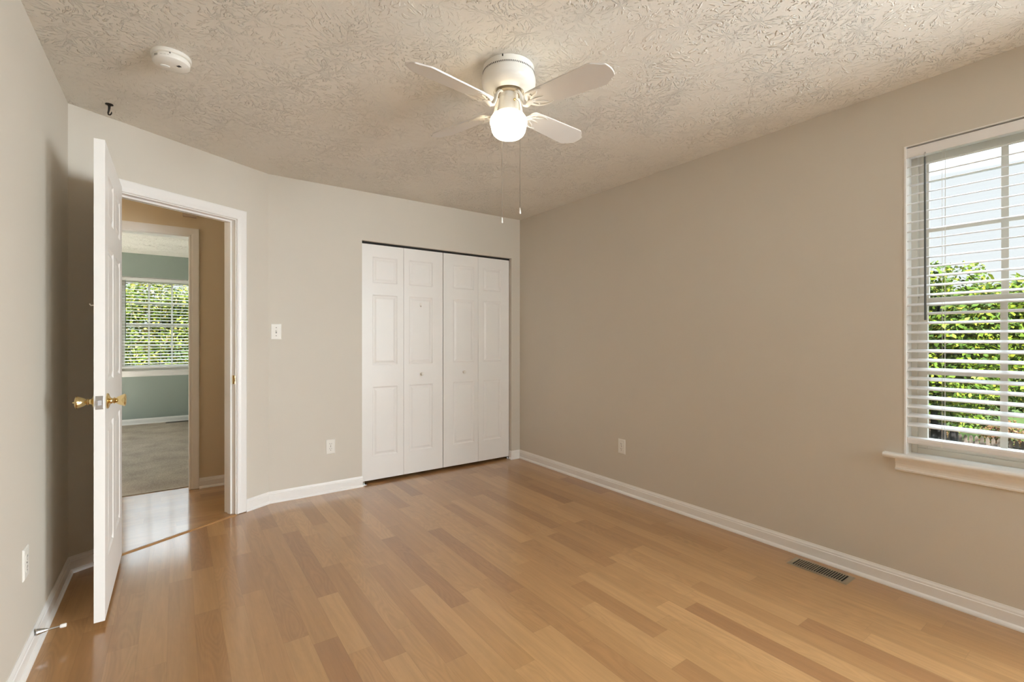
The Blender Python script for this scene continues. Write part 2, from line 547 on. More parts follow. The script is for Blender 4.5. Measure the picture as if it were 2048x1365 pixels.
BASE = [(0, 0), (0.023, 0), (0.0225, 0.006), (0.019, 0.013), (0.013, 0.018), (0.0115, 0.0185), (0.0115, 0.060), (0.0085, 0.063),
        (0.0085, 0.069), (0.0075, 0.072), (0.0045, 0.078), (0.003, 0.084), (0, 0.084)]

def mitre(n1, n2):
    n1 = Vector(n1); n2 = Vector(n2)
    s_ = n1 + n2
    return s_ / (1 + n1.dot(n2))

def casing_mesh(bm, path, T, prof):
    """trim profile (across, proud) round a path of (u, z) points, mitred; 'across' grows to the left of travel"""
    P = [Vector((p[0], p[1], 0)) for p in path]
    dirs = [(P[i + 1] - P[i]).normalized() for i in range(len(P) - 1)]
    nrm = [Vector((-d.y, d.x, 0)) for d in dirs]
    rings = []
    for i, p in enumerate(P):
        if i == 0: m_ = nrm[0]
        elif i == len(P) - 1: m_ = nrm[-1]
        else: m_ = mitre(nrm[i - 1], nrm[i])
        rings.append([bm.verts.new(T @ Vector((p.x + m_.x * a_, -pr, p.y + m_.y * a_))) for a_, pr in prof])
    k = len(prof)
    for A, B in zip(rings, rings[1:]):
        for i in range(k):
            j = (i + 1) % k
            bm.faces.new((A[i], A[j], B[j], B[i]))
    bm.faces.new(rings[0]); bm.faces.new(rings[-1])

CASING = [(0, 0), (0, 0.009), (0.004, 0.011), (0.010, 0.011), (0.012, 0.0085), (0.016, 0.0095), (0.026, 0.0125), (0.056, 0.0155), (0.064, 0.015), (0.067, 0.012), (0.067, 0)]

def panel_face(bm, w, h, panels, T, flip=False):
    """flat board face (local x = across, z = up, y = out of face towards -y) with raised-and-fielded panels"""
    xs = sorted({0, w} | {p[0] for p in panels} | {p[1] for p in panels})
    zs = sorted({0, h} | {p[2] for p in panels} | {p[3] for p in panels})
    new = []
    def quad(pts):
        vs = [bm.verts.new(p) for p in pts]
        new.extend(vs)
        bm.faces.new(vs)
    for a, b in zip(xs, xs[1:]):
        for c, d in zip(zs, zs[1:]):
            if any(p[0] <= a + 1e-6 and b <= p[1] + 1e-6 and p[2] <= c + 1e-6 and d <= p[3] + 1e-6 for p in panels):
                continue
            quad([(a, 0, c), (b, 0, c), (b, 0, d), (a, 0, d)])
    steps = [(0, 0), (0.005, 0.0035), (0.010, 0.0062), (0.016, 0.0062), (0.021, 0.0052), (0.033, 0.0015), (0.036, 0.0012)]
    for x0, x1, z0, z1 in panels:
        rects = [[(x0 + i_, dp, z0 + i_), (x1 - i_, dp, z0 + i_), (x1 - i_, dp, z1 - i_), (x0 + i_, dp, z1 - i_)] for i_, dp in steps]
        for A, B in zip(rects, rects[1:]):
            for i in range(4):
                j = (i + 1) % 4
                quad([A[i], A[j], B[j], B[i]])
        quad(rects[-1])
    bmesh.ops.transform(bm, matrix=T, verts=new)

def panel_leaf(w, h, t, panels, both=True):
    """door leaf: local x across, y thickness (front face at y=0, back at y=t), z up"""
    bm = bmesh.new()
    panel_face(bm, w, h, panels, Matrix.Identity(4))
    back = [(w - p[1], w - p[0], p[2], p[3]) for p in panels] if both else []
    panel_face(bm, w, h, back, frame((w, t, 0), (-1, 0, 0), (0, -1, 0), (0, 0, 1)))
    for q in ([(0, 0, 0), (0, t, 0), (0, t, h), (0, 0, h)], [(w, 0, 0), (w, t, 0), (w, t, h), (w, 0, h)],
              [(0, 0, 0), (w, 0, 0), (w, t, 0), (0, t, 0)], [(0, 0, h), (w, 0, h), (w, t, h), (0, t, h)]):
        bm.faces.new([bm.verts.new(p) for p in q])
    bmesh.ops.remove_doubles(bm, verts=bm.verts[:], dist=1e-5)
    return bm

# ------------------------------------------------------------------ room shell
def poly_slab(name, pts, z0, z1, mat, label=None):
    bm = bmesh.new()
    prism(bm, pts, z0, z1)
    return struct(obj(name, bm, mat), label)

thr = lambda u, off=0.0: (XL + DU.x * u + DN.x * off, YL + DU.y * u + DN.y * off)
poly_slab('floor', [(XL - .05, YF - .05), (XR + .05, YF - .05), (XR + .05, 4.6), (X2 + .03, 4.6), (X2 + .03, YB + .02), thr(WL, 0.0), thr(0, 0.0), (XL - .05, YL)], -0.08, 0.0, M_FLOOR)
poly_slab('floor_hallway', [thr(-0.3, 0.0), thr(WL, 0.0), (X2, 4.7), (-2.3, 4.72), (-2.3, 3.2)], -0.08, 0.0, M_HFLOOR)
poly_slab('floor_blue_room', [(-2.5, 4.705), (1.7, 4.705), (1.7, YBL + .1), (-2.5, YBL + .1)], -0.08, 0.006, M_CARPET)
poly_slab('ceiling', [(XL - .1, YF - .1), (XR + .1, YF - .1), (XR + .1, 4.7), (-2.4, 4.7), (-2.4, 3.1), (XL - .1, 3.1)], H, H + 0.15, M_CEIL)
poly_slab('ceiling_blue_room', [(-2.6, 4.7), (1.8, 4.7), (1.8, YBL + .15), (-2.6, YBL + .15)], H, H + 0.15, M_CEIL)

wall('wall_right', (XR, 0, 0), (0, 1, 0), (1, 0, 0), YF - TH, 4.7, [W1, (SIDE_OP[0], SIDE_OP[1], -0.05, SIDE_OP[3])], th=0.14)
wall('wall_left', (XL, 0, 0), (0, 1, 0), (-1, 0, 0), YF - TH, YL)
wall('wall_front', (0, YF, 0), (1, 0, 0), (0, -1, 0), XL - TH, XR + .14, [FRONT_OP])
portal('portal_5', ((FRONT_OP[0] + FRONT_OP[1]) / 2, YF - TH - 0.02, (FRONT_OP[2] + FRONT_OP[3]) / 2), (R(90), 0, 0), FRONT_OP[1] - FRONT_OP[0], FRONT_OP[3] - FRONT_OP[2])
wall('wall_angled', (XL, YL, 0), DU, DN, 0, WL, [(DOP[0], DOP[1], -0.05, DOP[2])])
wall('wall_back', (0, YB, 0), (1, 0, 0), (0, 1, 0), X2, XR, [(CLO[0], CLO[1], -0.05, CLO[2])])
# closet behind the folding doors
wall('wall_closet_back', (0, 4.52, 0), (1, 0, 0), (0, 1, 0), 0.95, XR, th=0.06)
wall('wall_closet_side', (1.06, 0, 0), (0, 1, 0), (-1, 0, 0), YB + TH, 4.52)
# hallway
wall('wall_hallway', (0, YH, 0), (1, 0, 0), (0, 1, 0), -2.4, 1.3, [(HOP[0], HOP[1], -0.05, HOP[2])], mat=M_HALLW)
wall('wall_hallway_end', (-2.3, 0, 0), (0, 1, 0), (-1, 0, 0), 3.0, 4.7, mat=M_HALLW)
wall('wall_hallway_side', (0, 3.3, 0), (1, 0, 0), (0, -1, 0), -2.4, XL - 0.02, mat=M_HALLW)
# blue room
wall('wall_blue_far', (0, YBL, 0), (1, 0, 0), (0, 1, 0), -2.5, 1.7, [BW], mat=M_BLUE, th=0.14)
wall('wall_blue_left', (-2.4, 0, 0), (0, 1, 0), (-1, 0, 0), 4.7, YBL + .1, [(4.95, 8.0, 0.1, 1.25)], mat=M_BLUE)  # low unseen opening added to let sun brighten the blue room
wall('wall_blue_right', (1.6, 0, 0), (0, 1, 0), (1, 0, 0), 4.7, YBL + .1, mat=M_BLUE)
bm = bmesh.new()
wall_cells(bm, -2.4, 1.6, 0, H, [(HOP[0], HOP[1], 0, HOP[2])], frame((0, YH + TH, 0), (1, 0, 0), (0, 1, 0), (0, 0, 1)), 0.006)
struct(obj('wall_blue_near', bm, M_BLUE))

# baseboards
def runs(name, pts, closed_dirs=None, ends=(None, None)):
    """pts run so that the room lies to the right of travel; returns one object for the whole run"""
    P = [Vector((p[0], p[1])) for p in pts]
    d = [(P[i + 1] - P[i]).normalized() for i in range(len(P) - 1)]
    n = [Vector((v.y, -v.x)) for v in d]
    out = []
    for i in range(len(d)):
        na = n[i] if i == 0 else mitre(n[i - 1], n[i])
        nb = n[i] if i == len(d) - 1 else mitre(n[i], n[i + 1])
        if isinstance(name, str):
            nm = name
        else:
            nm = name[i]
        bm = bmesh.new()
        sweep_seg(bm, BASE, P[i], P[i + 1], na, nb)
        out.append(struct(obj(nm, bm, M_WHITE)))
    return out
runs(['baseboard_left', 'baseboard_angled'], [(XL, YF), (XL, YL), thr(DOP[0] - 0.067)])
runs(['baseboard_angled_right', 'baseboard_back'], [thr(DOP[1] + 0.067), (X2, YB), (CLO[0] + 0.004, YB)])
runs(['baseboard_closet_jamb', 'baseboard_back_right', 'baseboard_right'],
     [(CLO[1], YB + 0.03), (CLO[1], YB), (XR, YB), (XR, SIDE_OP[1] + 0.01)])
runs('baseboard_hallway', [(HOP[1] + 0.067, YH), (1.1, YH)])
runs('baseboard_blue', [(-2.4, YBL), (1.6, YBL)])

# door casings and jambs (trim)
TW = frame((XL, YL, 0), DU, DN, (0, 0, 1))
bm = bmesh.new()
g_ = 0.006
casing_mesh(bm, [(DOP[1] + g_, 0.004), (DOP[1] + g_, DOP[2] + g_), (DOP[0] - g_, DOP[2] + g_), (DOP[0] - g_, 0.004)][::-1], TW, CASING)
trim1 = struct(obj('trim_1', bm, M_WHITE))
bm = bmesh.new()
jt = 0.014
# jamb boards and stops
for a, b in ((DOP[0] - 0.004, DOP[0] + 0.002), (DOP[1] - 0.002, DOP[1] + 0.004)):
    box(bm, (a, -0.001, 0.002), (b, TH + 0.001, DOP[2]), T=TW)
box(bm, (DOP[0], -0.001, DOP[2] - 0.002), (DOP[1], TH + 0.001, DOP[2] + 0.004), T=TW)
box(bm, (DOP[1] - 0.013, 0.038, 0.002), (DOP[1] + 0.001, 0.073, DOP[2]), 0.0015, T=TW)
box(bm, (DOP[0] - 0.001, 0.038, 0.002), (DOP[0] + 0.013, 0.073, DOP[2]), 0.0015, T=TW)
box(bm, (DOP[0], 0.038, DOP[2] - 0.013), (DOP[1], 0.073, DOP[2] + 0.001), 0.0015, T=TW)
obj('door_jamb', bm, M_WHITE, trim1)
bm = bmesh.new()
box(bm, (DOP[1] - 0.0035, 0.004, 0.905), (DOP[1] - 0.0005, 0.034, 0.965), 0.001, T=TW)
box(bm, (DOP[1] - 0.006, -0.004, 0.922), (DOP[1] - 0.0005, 0.006, 0.948), 0.001, T=TW)
obj('strike_plate', bm, M_BRASS, trim1)
# hallway-side casing of the same opening
TWb = frame(thr(0, TH) + (0,), DU, -DN, (0, 0, 1))
bm = bmesh.new()
casing_mesh(bm, [(DOP[0] - g_, 0.004), (DOP[0] - g_, DOP[2] + g_), (DOP[1] + g_, DOP[2] + g_), (DOP[1] + g_, 0.004)], TWb, CASING)
obj('rear_casing', bm, M_WHITE, trim1)
# blue room doorway
THW = frame((0, YH, 0), (1, 0, 0), (0, 1, 0), (0, 0, 1))
bm = bmesh.new()
casing_mesh(bm, [(HOP[0], 0.003), (HOP[0], HOP[2]), (HOP[1], HOP[2]), (HOP[1], 0.003)], THW, CASING)
trim2 = struct(obj('trim_2', bm, M_WHITE))
bm = bmesh.new()
for a, b in ((HOP[0] - 0.004, HOP[0] + 0.003), (HOP[1] - 0.003, HOP[1] + 0.004)):
    box(bm, (a, -0.001, 0.002), (b, TH + 0.001, HOP[2]), T=THW)
box(bm, (HOP[0], -0.001, HOP[2] - 0.003), (HOP[1], TH + 0.001, HOP[2] + 0.004), T=THW)
obj('door_jamb', bm, M_WHITE, trim2)
# floor transition strips
bm = bmesh.new()
prism(bm, [(-0.018, 0), (-0.013, 0.004), (-0.004, 0.0065), (0.004, 0.0065), (0.012, 0.004), (0.017, 0)], DOP[0] + 0.002, DOP[1] - 0.002,
      T=frame((XL, YL, 0), DN, (0, 0, 1), DU))
struct(obj('trim_3', bm, M_STRIP))
bm = bmesh.new()
box(bm, (HOP[0] + .004, 4.693, 0), (HOP[1] - .004, 4.706, 0.006), 0.002)
struct(obj('trim_4', bm, M_BRONZE))

# ------------------------------------------------------------------ windows
def make_window(name, T, w, z0, z1, cols=3, rows=2, stool=True, deep=0.14):
    """local: u across 0..w, depth into the wall, z. T maps to world"""
    root = struct(empty(name))
    root.matrix_world = T
    h = z1 - z0
    bm = bmesh.new()           # drywall/wood return of the opening
    t = 0.006
    for lo, hi in (((-.001, -0.0015, z0), (t, deep * .62, z1 + .001)), ((w - t, -0.0015, z0), (w + .001, deep * .62, z1 + .001)), ((t, -0.0015, z1 - t * .5), (w - t, deep * .62, z1 + .001))):
        box(bm, lo, hi)
    obj('window_return', bm, M_WHITE, root)
    f0, f1 = 0.082, 0.135
    bm = bmesh.new()           # vinyl master frame
    fw = 0.030
    for lo, hi in (((0, f0, z0), (fw, f1, z1)), ((w - fw, f0, z0), (w, f1, z1)), ((fw, f0, z1 - fw), (w - fw, f1, z1)), ((fw, f0, z0), (w - fw, f1, z0 + 0.03))):
        box(bm, lo, hi, 0.002)
    box(bm, (fw - .012, f0 + .012, z0), (fw, f0 + .016, z1)); 
    obj('window_frame', bm, M_VINYL, root)
    zm = z0 + h * 0.495
    for nm, a, b, d0, d1 in (('upper_sash', zm - 0.016, z1 - fw, 0.110, 0.130), ('lower_sash', z0 + 0.03, zm + 0.022, 0.088, 0.108)):
        bm = bmesh.new()
        sw = 0.036
        for lo, hi in (((fw, d0, a), (fw + sw, d1, b)), ((w - fw - sw, d0, a), (w - fw, d1, b)),
                       ((fw + sw, d0, b - 0.038), (w - fw - sw, d1, b)), ((fw + sw, d0, a), (w - fw - sw, d1, a + (0.038 if nm == 'upper_sash' else 0.05)))):
            box(bm, lo, hi, 0.002)
        sash = obj(nm, bm, M_VINYL, root)
        gx0, gx1 = fw + sw, w - fw - sw
        gz0, gz1 = a + (0.038 if nm == 'upper_sash' else 0.05), b - 0.038
        dm = (d0 + d1) / 2
        bm = bmesh.new()
        for i in range(1, cols):
            x = gx0 + (gx1 - gx0) * i / cols
            box(bm, (x - 0.012, dm - 0.009, gz0), (x + 0.012, dm - 0.003, gz1), 0.0015)
        for i in range(1, rows):
            z = gz0 + (gz1 - gz0) * i / rows
            box(bm, (gx0, dm - 0.0085, z - 0.012), (gx1, dm - 0.0035, z + 0.012), 0.0015)
        obj('muntin', bm, M_VINYL, sash)
        bm = bmesh.new()
        box(bm, (gx0 - .004, dm - 0.001, gz0 - .004), (gx1 + .004, dm + 0.002, gz1 + .004))
        obj('pane', bm, M_GLASS, sash)
    if stool:
        bm = bmesh.new()
        # stool with rounded nosing and horns
        prof = [(-0.030, 0.004), (-0.034, 0.0), (-0.036, -0.006), (-0.035, -0.012), (-0.030, -0.019), (-0.024, -0.020), (0.0, -0.020), (0.0, -0.001), (0.0, 0.004)]
        a = [bm.verts.new((-0.078, y, z0 + z)) for y, z in prof]
        b = [bm.verts.new((w + 0.078, y, z0 + z)) for y, z in prof]
        k = len(prof)
        for i in range(k):
            j = (i + 1) % k
            bm.faces.new((a[i], a[j], b[j], b[i]))
        bm.faces.new(a); bm.faces.new(b)
        box(bm, (0.0, -0.002, z0 - 0.02), (w, f0 + .004, z0 + 0.0042))
        obj('window_sill', bm, M_WHITE, root, 30)
        bm = bmesh.new()
        prof = [(0, -0.020), (-0.022, -0.020), (-0.020, -0.030), (-0.013, -0.044), (-0.010, -0.056), (-0.010, -0.066), (-0.013, -0.070), (-0.012, -0.076), (-0.006, -0.080), (0, -0.080)]
        def xo(z): return 0.030 + 0.30 * max(0, (-z - 0.02)) * 0.22
        a = [bm.verts.new((-xo(z) - 0.0, y, z0 + z)) for y, z in prof]
        b = [bm.verts.new((w + xo(z), y, z0 + z)) for y, z in prof]
        k = len(prof)
        for i in range(k):
            j = (i + 1) % k
            bm.faces.new((a[i], a[j], b[j], b[i]))
        bm.faces.new(a); bm.faces.new(b)
        obj('apron', bm, M_WHITE, root)
    return root

def win_T(side, u_origin):
    pass
# right wall, seen from inside: u runs towards -y so that left of the photo is u = 0
T1 = frame((XR, W1[1], 0), (0, -1, 0), (1, 0, 0), (0, 0, 1))
make_window('window_1', T1, W1[1] - W1[0], W1[2], W1[3])
T3 = frame((BW[0], YBL, 0), (1, 0, 0), (0, 1, 0), (0, 0, 1))
make_window('window_2', T3, BW[1] - BW[0], BW[2], BW[3])

portal('portal_1', (XR + 0.15, (W1[0] + W1[1]) / 2, (W1[2] + W1[3]) / 2), (0, R(90), 0), W1[3] - W1[2], W1[1] - W1[0])
portal('portal_2', (XR + 0.15, (SIDE_OP[0] + SIDE_OP[1]) / 2, SIDE_OP[3] / 2), (0, R(90), 0), SIDE_OP[3], SIDE_OP[1] - SIDE_OP[0])
wall('glow_block_fin', (XR + 0.14, -0.36, 0), (1, 0, 0), (0, 1, 0), 0, 1.3, th=0.12, z0=-3.0)  # added fin, out of view, keeps the sky glow off the bedroom window
portal('portal_3', ((BW[0] + BW[1]) / 2, YBL + 0.15, (BW[2] + BW[3]) / 2), (R(-90), 0, 0), BW[1] - BW[0], BW[3] - BW[2])
portal('portal_4', (-2.4 - TH - 0.01, 6.6, 0.65), (0, R(-90), 0), 1.1, 3.3)

# ------------------------------------------------------------------ blinds
def make_blind(name, T, w, z_top, z_bot, pitch, tilt, slat_w=0.050, wand=True, first=None, label='', seed=1, wand_low=1.28):
    rnd = random.Random(seed)
    root = empty(name)
    root.matrix_world = T
    tag(root, label, 'blind')
    yc = 0.038
    m = 0.006
    bm = bmesh.new()
    box(bm, (m, yc - 0.024, z_top - 0.048), (w - m, yc + 0.026, z_top - 0.006), 0.002)
    obj('headrail', bm, M_BLIND, root)
    bm = bmesh.new()
    box(bm, (m * .4, yc - 0.036, z_top - 0.056), (w - m * .4, yc - 0.0255, z_top - 0.011), 0.002)
    obj('valance', bm, M_BLIND, root)
    zs = []
    z = first if first else z_top - 0.09
    while z > z_bot + 0.03:
        zs.append(z); z -= pitch
    bm = bmesh.new()
    for i, z in enumerate(zs):
        a = R(tilt + rnd.uniform(-1.5, 1.5))
        if rnd.random() < 0.12: a += R(rnd.choice((-7, 5)))
        n = 5
        top, bot = [], []
        for k in range(n + 1):
            s_ = (k / n - 0.5) * slat_w
            crown = 0.003 * (1 - (2 * k / n - 1) ** 2)
            y = yc + s_ * math.cos(a); zz = z + s_ * math.sin(a) + crown
            top.append((y, zz + 0.0016)); bot.append((y, zz - 0.0016))
        ring = top + bot[::-1]
        A = [bm.verts.new((m, y, zz)) for y, zz in ring]
        B = [bm.verts.new((w - m, y, zz)) for y, zz in ring]
        kk = len(ring)
        for q in range(kk):
            j = (q + 1) % kk
            bm.faces.new((A[q], A[j], B[j], B[q]))
        bm.faces.new(A); bm.faces.new(B)
    obj('slat_panel', bm, M_BLIND, root)
    bm = bmesh.new()
    pr = [(yc - 0.025, 0.012), (yc - 0.027, 0.004), (yc - 0.026, -0.010), (yc - 0.021, -0.016), (yc + 0.02, -0.016), (yc + 0.026, -0.006), (yc + 0.025, 0.012)]
    A = [bm.verts.new((m, y, z_bot + z)) for y, z in pr]; B = [bm.verts.new((w - m, y, z_bot + z)) for y, z in pr]
    for q in range(len(pr)):
        j = (q + 1) % len(pr)
        bm.faces.new((A[q], A[j], B[j], B[q]))
    bm.faces.new(A); bm.faces.new(B)
    obj('bottom_rail', bm, M_BLIND, root)
    # ladder cords and the hold-down clips below them
    for x in (0.135, w / 2, w - 0.135) if w > 0.7 else (0.1, w - 0.1):
        bm = bmesh.new()
        for dy in (-0.027, 0.027):
            tube(bm, [(x, yc + dy, z_top - 0.05), (x + 0.001, yc + dy, (z_top + z_bot) / 2), (x, yc + dy, z_bot)], 0.0008, 5)
        tube(bm, [(x + 0.011, yc - 0.027, z_top - 0.05), (x + 0.008, yc - 0.027, z_bot + .02)], 0.0006, 5)
        for z in zs:
            tube(bm, [(x, yc - 0.027, z - 0.007), (x, yc + 0.027, z + 0.006)], 0.0006, 4)
        obj('ladder_cord', bm, M_CORD, root)
        bm = bmesh.new()
        box(bm, (x - 0.02, yc - 0.0285, z_bot - 0.002), (x + 0.02, yc - 0.0265, z_bot + 0.003), 0.0006)
        box(bm, (x - 0.004, yc - 0.030, z_bot - 0.016), (x + 0.004, yc - 0.0265, z_bot + 0.002), 0.0008)
        obj('cord_clip', bm, M_IVORY, root)
    if wand:
        bm = bmesh.new()
        tube(bm, [(0.078, yc - 0.044, z_top - 0.072), (0.079, yc - 0.046, (z_top + wand_low) / 2), (0.080, yc - 0.046, wand_low)], [0.0042, 0.0044, 0.0048], 6)
        wd = obj('tilt_wand', bm, M_WAND, root, 40)
        bm = bmesh.new()
        tube(bm, [(0.077, yc - 0.038, z_top - 0.05), (0.077, yc - 0.046, z_top - 0.060), (0.078, yc - 0.044, z_top - 0.074)], 0.003, 6)
        obj('wand_hook', bm, M_STEEL, wd)
    return root
make_blind('window_blind', T1, W1[1] - W1[0], W1[3], 0.728, 0.0446, 14, first=2.051,
           label='white two-inch slat blind hanging in the bedroom window over the white sill', seed=3, wand_low=1.305)
make_blind('window_blind', T3, BW[1] - BW[0], BW[3], 0.815, 0.044, 8, wand=True,
           label='white slat blind in the blue room window seen through both doorways', seed=5, wand_low=1.2)

# ------------------------------------------------------------------ bedroom door
DX0, DX1, DY0, DY1, DZ0, DZ1 = -0.2805, -0.2445, 2.612, 3.365, 0.027, 2.056
door = struct(empty('door_1', (DX1, DY1, DZ0)), 'open white six-panel door with brass knobs')
dw, dh = DY1 - DY0, DZ1 - DZ0
# local frame of the leaf: x across from the latch edge, front face turned to +X world
TD = frame((0, DY0 - DY1, 0), (0, 1, 0), (-1, 0, 0), (0, 0, 1))
st, mu = 0.108, 0.09
pw = (dw - 2 * st - mu) / 2
cols_ = ((st, st + pw), (st + pw + mu, dw - st))
rows_ = ((0.235, 0.812), (1.003, 1.595), (1.715, 1.912))
bm = panel_leaf(dw, dh, DX1 - DX0, [(a, b, c, d) for a, b in cols_ for c, d in rows_])
bmesh.ops.transform(bm, matrix=TD, verts=bm.verts[:])
obj('door_leaf', bm, M_DOOR, door)
KN = [(0.0, 0.0), (0.0335, 0.0), (0.0335, 0.004), (0.030, 0.0085), (0.020, 0.012), (0.0135, 0.016), (0.011, 0.022), (0.0115, 0.026), (0.0145, 0.0285), (0.0145, 0.031), (0.0105, 0.034),
      (0.0125, 0.038), (0.0165, 0.044), (0.0205, 0.053), (0.0245, 0.063), (0.0268, 0.0695), (0.0268, 0.073), (0.024, 0.0765), (0.0185, 0.0785), (0.0, 0.0795)]
kz = 0.948 - DZ0
ky = (DY0 - DY1) + 0.060
for side in (1, -1):
    bm = bmesh.new()
    x0 = 0.0 if side == 1 else -(DX1 - DX0)
    lathe(bm, KN, 28, T=frame((x0, ky, kz), (0, 1, 0), (0, 0, 1), (side * 0.84, 0, 0)))
    if side == -1:
        lathe(bm, [(0, 0.079), (0.0035, 0.079), (0.003, 0.087), (0, 0.088)], 10, T=frame((x0, ky, kz), (0, 1, 0), (0, 0, 1), (side * 0.84, 0, 0)))
    obj('door_knob', bm, M_BRASS, door, 35)
bm = bmesh.new()
tx = -(DX1 - DX0) / 2
box(bm, (tx - 0.0125, DY0 - DY1 - 0.0015, kz - 0.0285), (tx + 0.0125, DY0 - DY1 + 0.001, kz + 0.0285), 0.001)
lp = obj('latch_plate', bm, M_STEEL, door)
bm = bmesh.new()
prism(bm, [(-0.008, 0), (0.008, 0), (0.008, 0.003), (-0.004, 0.011), (-0.008, 0.011)], -0.010, 0.010, T=frame((tx, DY0 - DY1, kz), (1, 0, 0), (0, -1, 0), (0, 0, 1)))
obj('latch_bolt', bm, M_STEEL, lp)
for z in (0.20, 1.02, 1.84):
    bm = bmesh.new()
    lathe(bm, [(0, -0.045), (0.006, -0.045), (0.006, 0.045), (0.004, 0.049), (0, 0.05)], 12, T=frame((-(DX1 - DX0) - 0.003, 0.006, z), (1, 0, 0), (0, 1, 0), (0, 0, 1)))
    box(bm, (-(DX1 - DX0) + 0.001, -0.001, z - 0.044), (-0.006, 0.0012, z + 0.044))
    obj('hinge', bm, M_BRASS, door, 40)
# small white hook on the hidden face
bm = bmesh.new()
tube(bm, [(-(DX1 - DX0), ky - 0.03, 1.36 - DZ0), (-(DX1 - DX0) - 0.012, ky - 0.03, 1.357 - DZ0), (-(DX1 - DX0) - 0.016, ky - 0.03, 1.364 - DZ0)], 0.0025, 8)
obj('robe_hook', bm, M_IVORY, door, 40)

# ------------------------------------------------------------------ closet folding doors
clos = struct(empty('door_2', (CLO[0], YB, 0)), 'white four-leaf folding closet door')
edges = [1.255, 1.6275, 2.0125, 2.392, 2.761]
YD = 3.917
tops, bots = 2.0185, 0.026
rowsc = ((0.198, 0.786), (0.971, 1.568), (1.668, 1.890))
ins = ((0.093, 0.057), (0.050, 0.103), (0.103, 0.045), (0.058, 0.098))
for i in range(4):
    x0, x1 = edges[i] + 0.0012, edges[i + 1] - 0.0012
    if i == 1: x1 -= 0.002
    if i == 2: x0 += 0.002
    w = x1 - x0
    bm = panel_leaf(w, tops - bots, 0.030, [(ins[i][0], w - ins[i][1], c, d) for c, d in rowsc], both=False)
    bmesh.ops.translate(bm, verts=bm.verts[:], vec=(x0 - CLO[0], YD - YB, bots))
    leaf = obj('door_leaf', bm, M_DOOR, clos)
    if i in (1, 2):
        kx = (1.797 if i == 1 else 2.230) - CLO[0]
        bm = bmesh.new()
        lathe(bm, [(0, 0), (0.010, 0), (0.009, 0.003), (0.0065, 0.008), (0.0075, 0.012), (0.013, 0.017), (0.0155, 0.022), (0.0145, 0.027), (0.009, 0.0305), (0, 0.0315)], 20,
              T=frame((kx, YD - YB, 0.906), (1, 0, 0), (0, 0, 1), (0, -1, 0)))
        obj('door_knob', bm, M_IVORY, leaf, 40)
    if i == 1:
        bm = bmesh.new()
        hx = 1.788 - CLO[0]
        prism(bm, [(0.010 * math.cos(a), 0.019 * math.sin(a)) for a in [2 * math.pi * k / 16 for k in range(16)]], 0, 0.003, T=frame((hx, YD - YB, 1.525), (1, 0, 0), (0, 0, 1), (0, -1, 0)))
        tube(bm, [(hx, YD - YB - 0.002, 1.518), (hx, YD - YB - 0.010, 1.508), (hx, YD - YB - 0.016, 1.509), (hx, YD - YB - 0.018, 1.517)], [0.004, 0.004, 0.0035, 0.003], 8)
        obj('adhesive_hook', bm, M_IVORY, leaf, 40)
bm = bmesh.new()
box(bm, (0.003, 0.034, 2.020), (CLO[1] - CLO[0] - 0.003, 0.060, 2.0355))
obj('track', bm, M_DARK, clos)
for x in (1.262, 2.752):
    bm = bmesh.new()
    d = 1 if x < 2 else -1
    box(bm, (x - CLO[0] - 0.008, 0.012, 0.0005), (x - CLO[0] + 0.024 * d + 0.008, 0.052, 0.004), 0.0008)
    box(bm, (x - CLO[0] - 0.008, 0.016, 0.004), (x - CLO[0] - 0.004 if d > 0 else x - CLO[0] + 0.012, 0.05, 0.022), 0.0008)
    lathe(bm, [(0, 0.003), (0.007, 0.003), (0.007, 0.014), (0.004, 0.016), (0.004, 0.027), (0, 0.027)], 12, T=Matrix.Translation((x - CLO[0] + 0.014 * d, 0.036, 0)))
    obj('pivot_bracket', bm, M_STEEL, clos, 40)
# dark closet interior floor shadow comes from the closed box behind

# ------------------------------------------------------------------ ceiling fan
FX, FY = 1.222, 1.737
fan = tag(empty('ceiling_fan', (FX, FY, H)), 'white four-blade flush ceiling fan with a lit globe and two pull chains', 'ceiling fan')
bm = bmesh.new()
lathe(bm, [(0, -0.0005), (0.1125, -0.0005), (0.1145, -0.003), (0.1145, -0.024), (0.1165, -0.026), (0.1165, -0.040), (0.118, -0.043), (0.1215, -0.055), (0.1225, -0.066), (0.1205, -0.078),
           (0.114, -0.090), (0.102, -0.101), (0.088, -0.108), (0.076, -0.1115), (0.072, -0.1135), (0.0695, -0.112), (0.0685, -0.100), (0.02, -0.098)], 72)
hous = obj('motor_housing', bm, M_FAN, fan, 30)
bm = bmesh.new()
for i in range(84):
    a = 2 * math.pi * i / 84
    box(bm, (0.1150, -0.0018, -0.0355), (0.1171, 0.0018, -0.0285), T=Matrix.Rotation(a, 4, 'Z'))
obj('vent_slots', bm, M_DARK, hous)
bm = bmesh.new()
box(bm, (0.1138, -0.0025, -0.012), (0.1155, 0.0025, -0.002), T=Matrix.Rotation(R(222), 4, 'Z'))
obj('mounting_slot', bm, M_DARK, hous)
bm = bmesh.new()
lathe(bm, [(0.0, -0.099), (0.056, -0.100), (0.058, -0.104), (0.058, -0.118), (0.052, -0.122), (0.0, -0.123)], 40)
obj('flywheel', bm, M_BRONZE, fan, 35)
bm = bmesh.new()
lathe(bm, [(0, -0.118), (0.0415, -0.119), (0.0425, -0.122), (0.0425, -0.138), (0.0447, -0.141), (0.0450, -0.146), (0.0450, -0.194), (0.047, -0.197), (0.0495, -0.2), (0.0495, -0.205), (0.044, -0.206), (0, -0.206)], 44)
sw = obj('switch_housing', bm, M_FAN, fan, 35)
bm = bmesh.new()
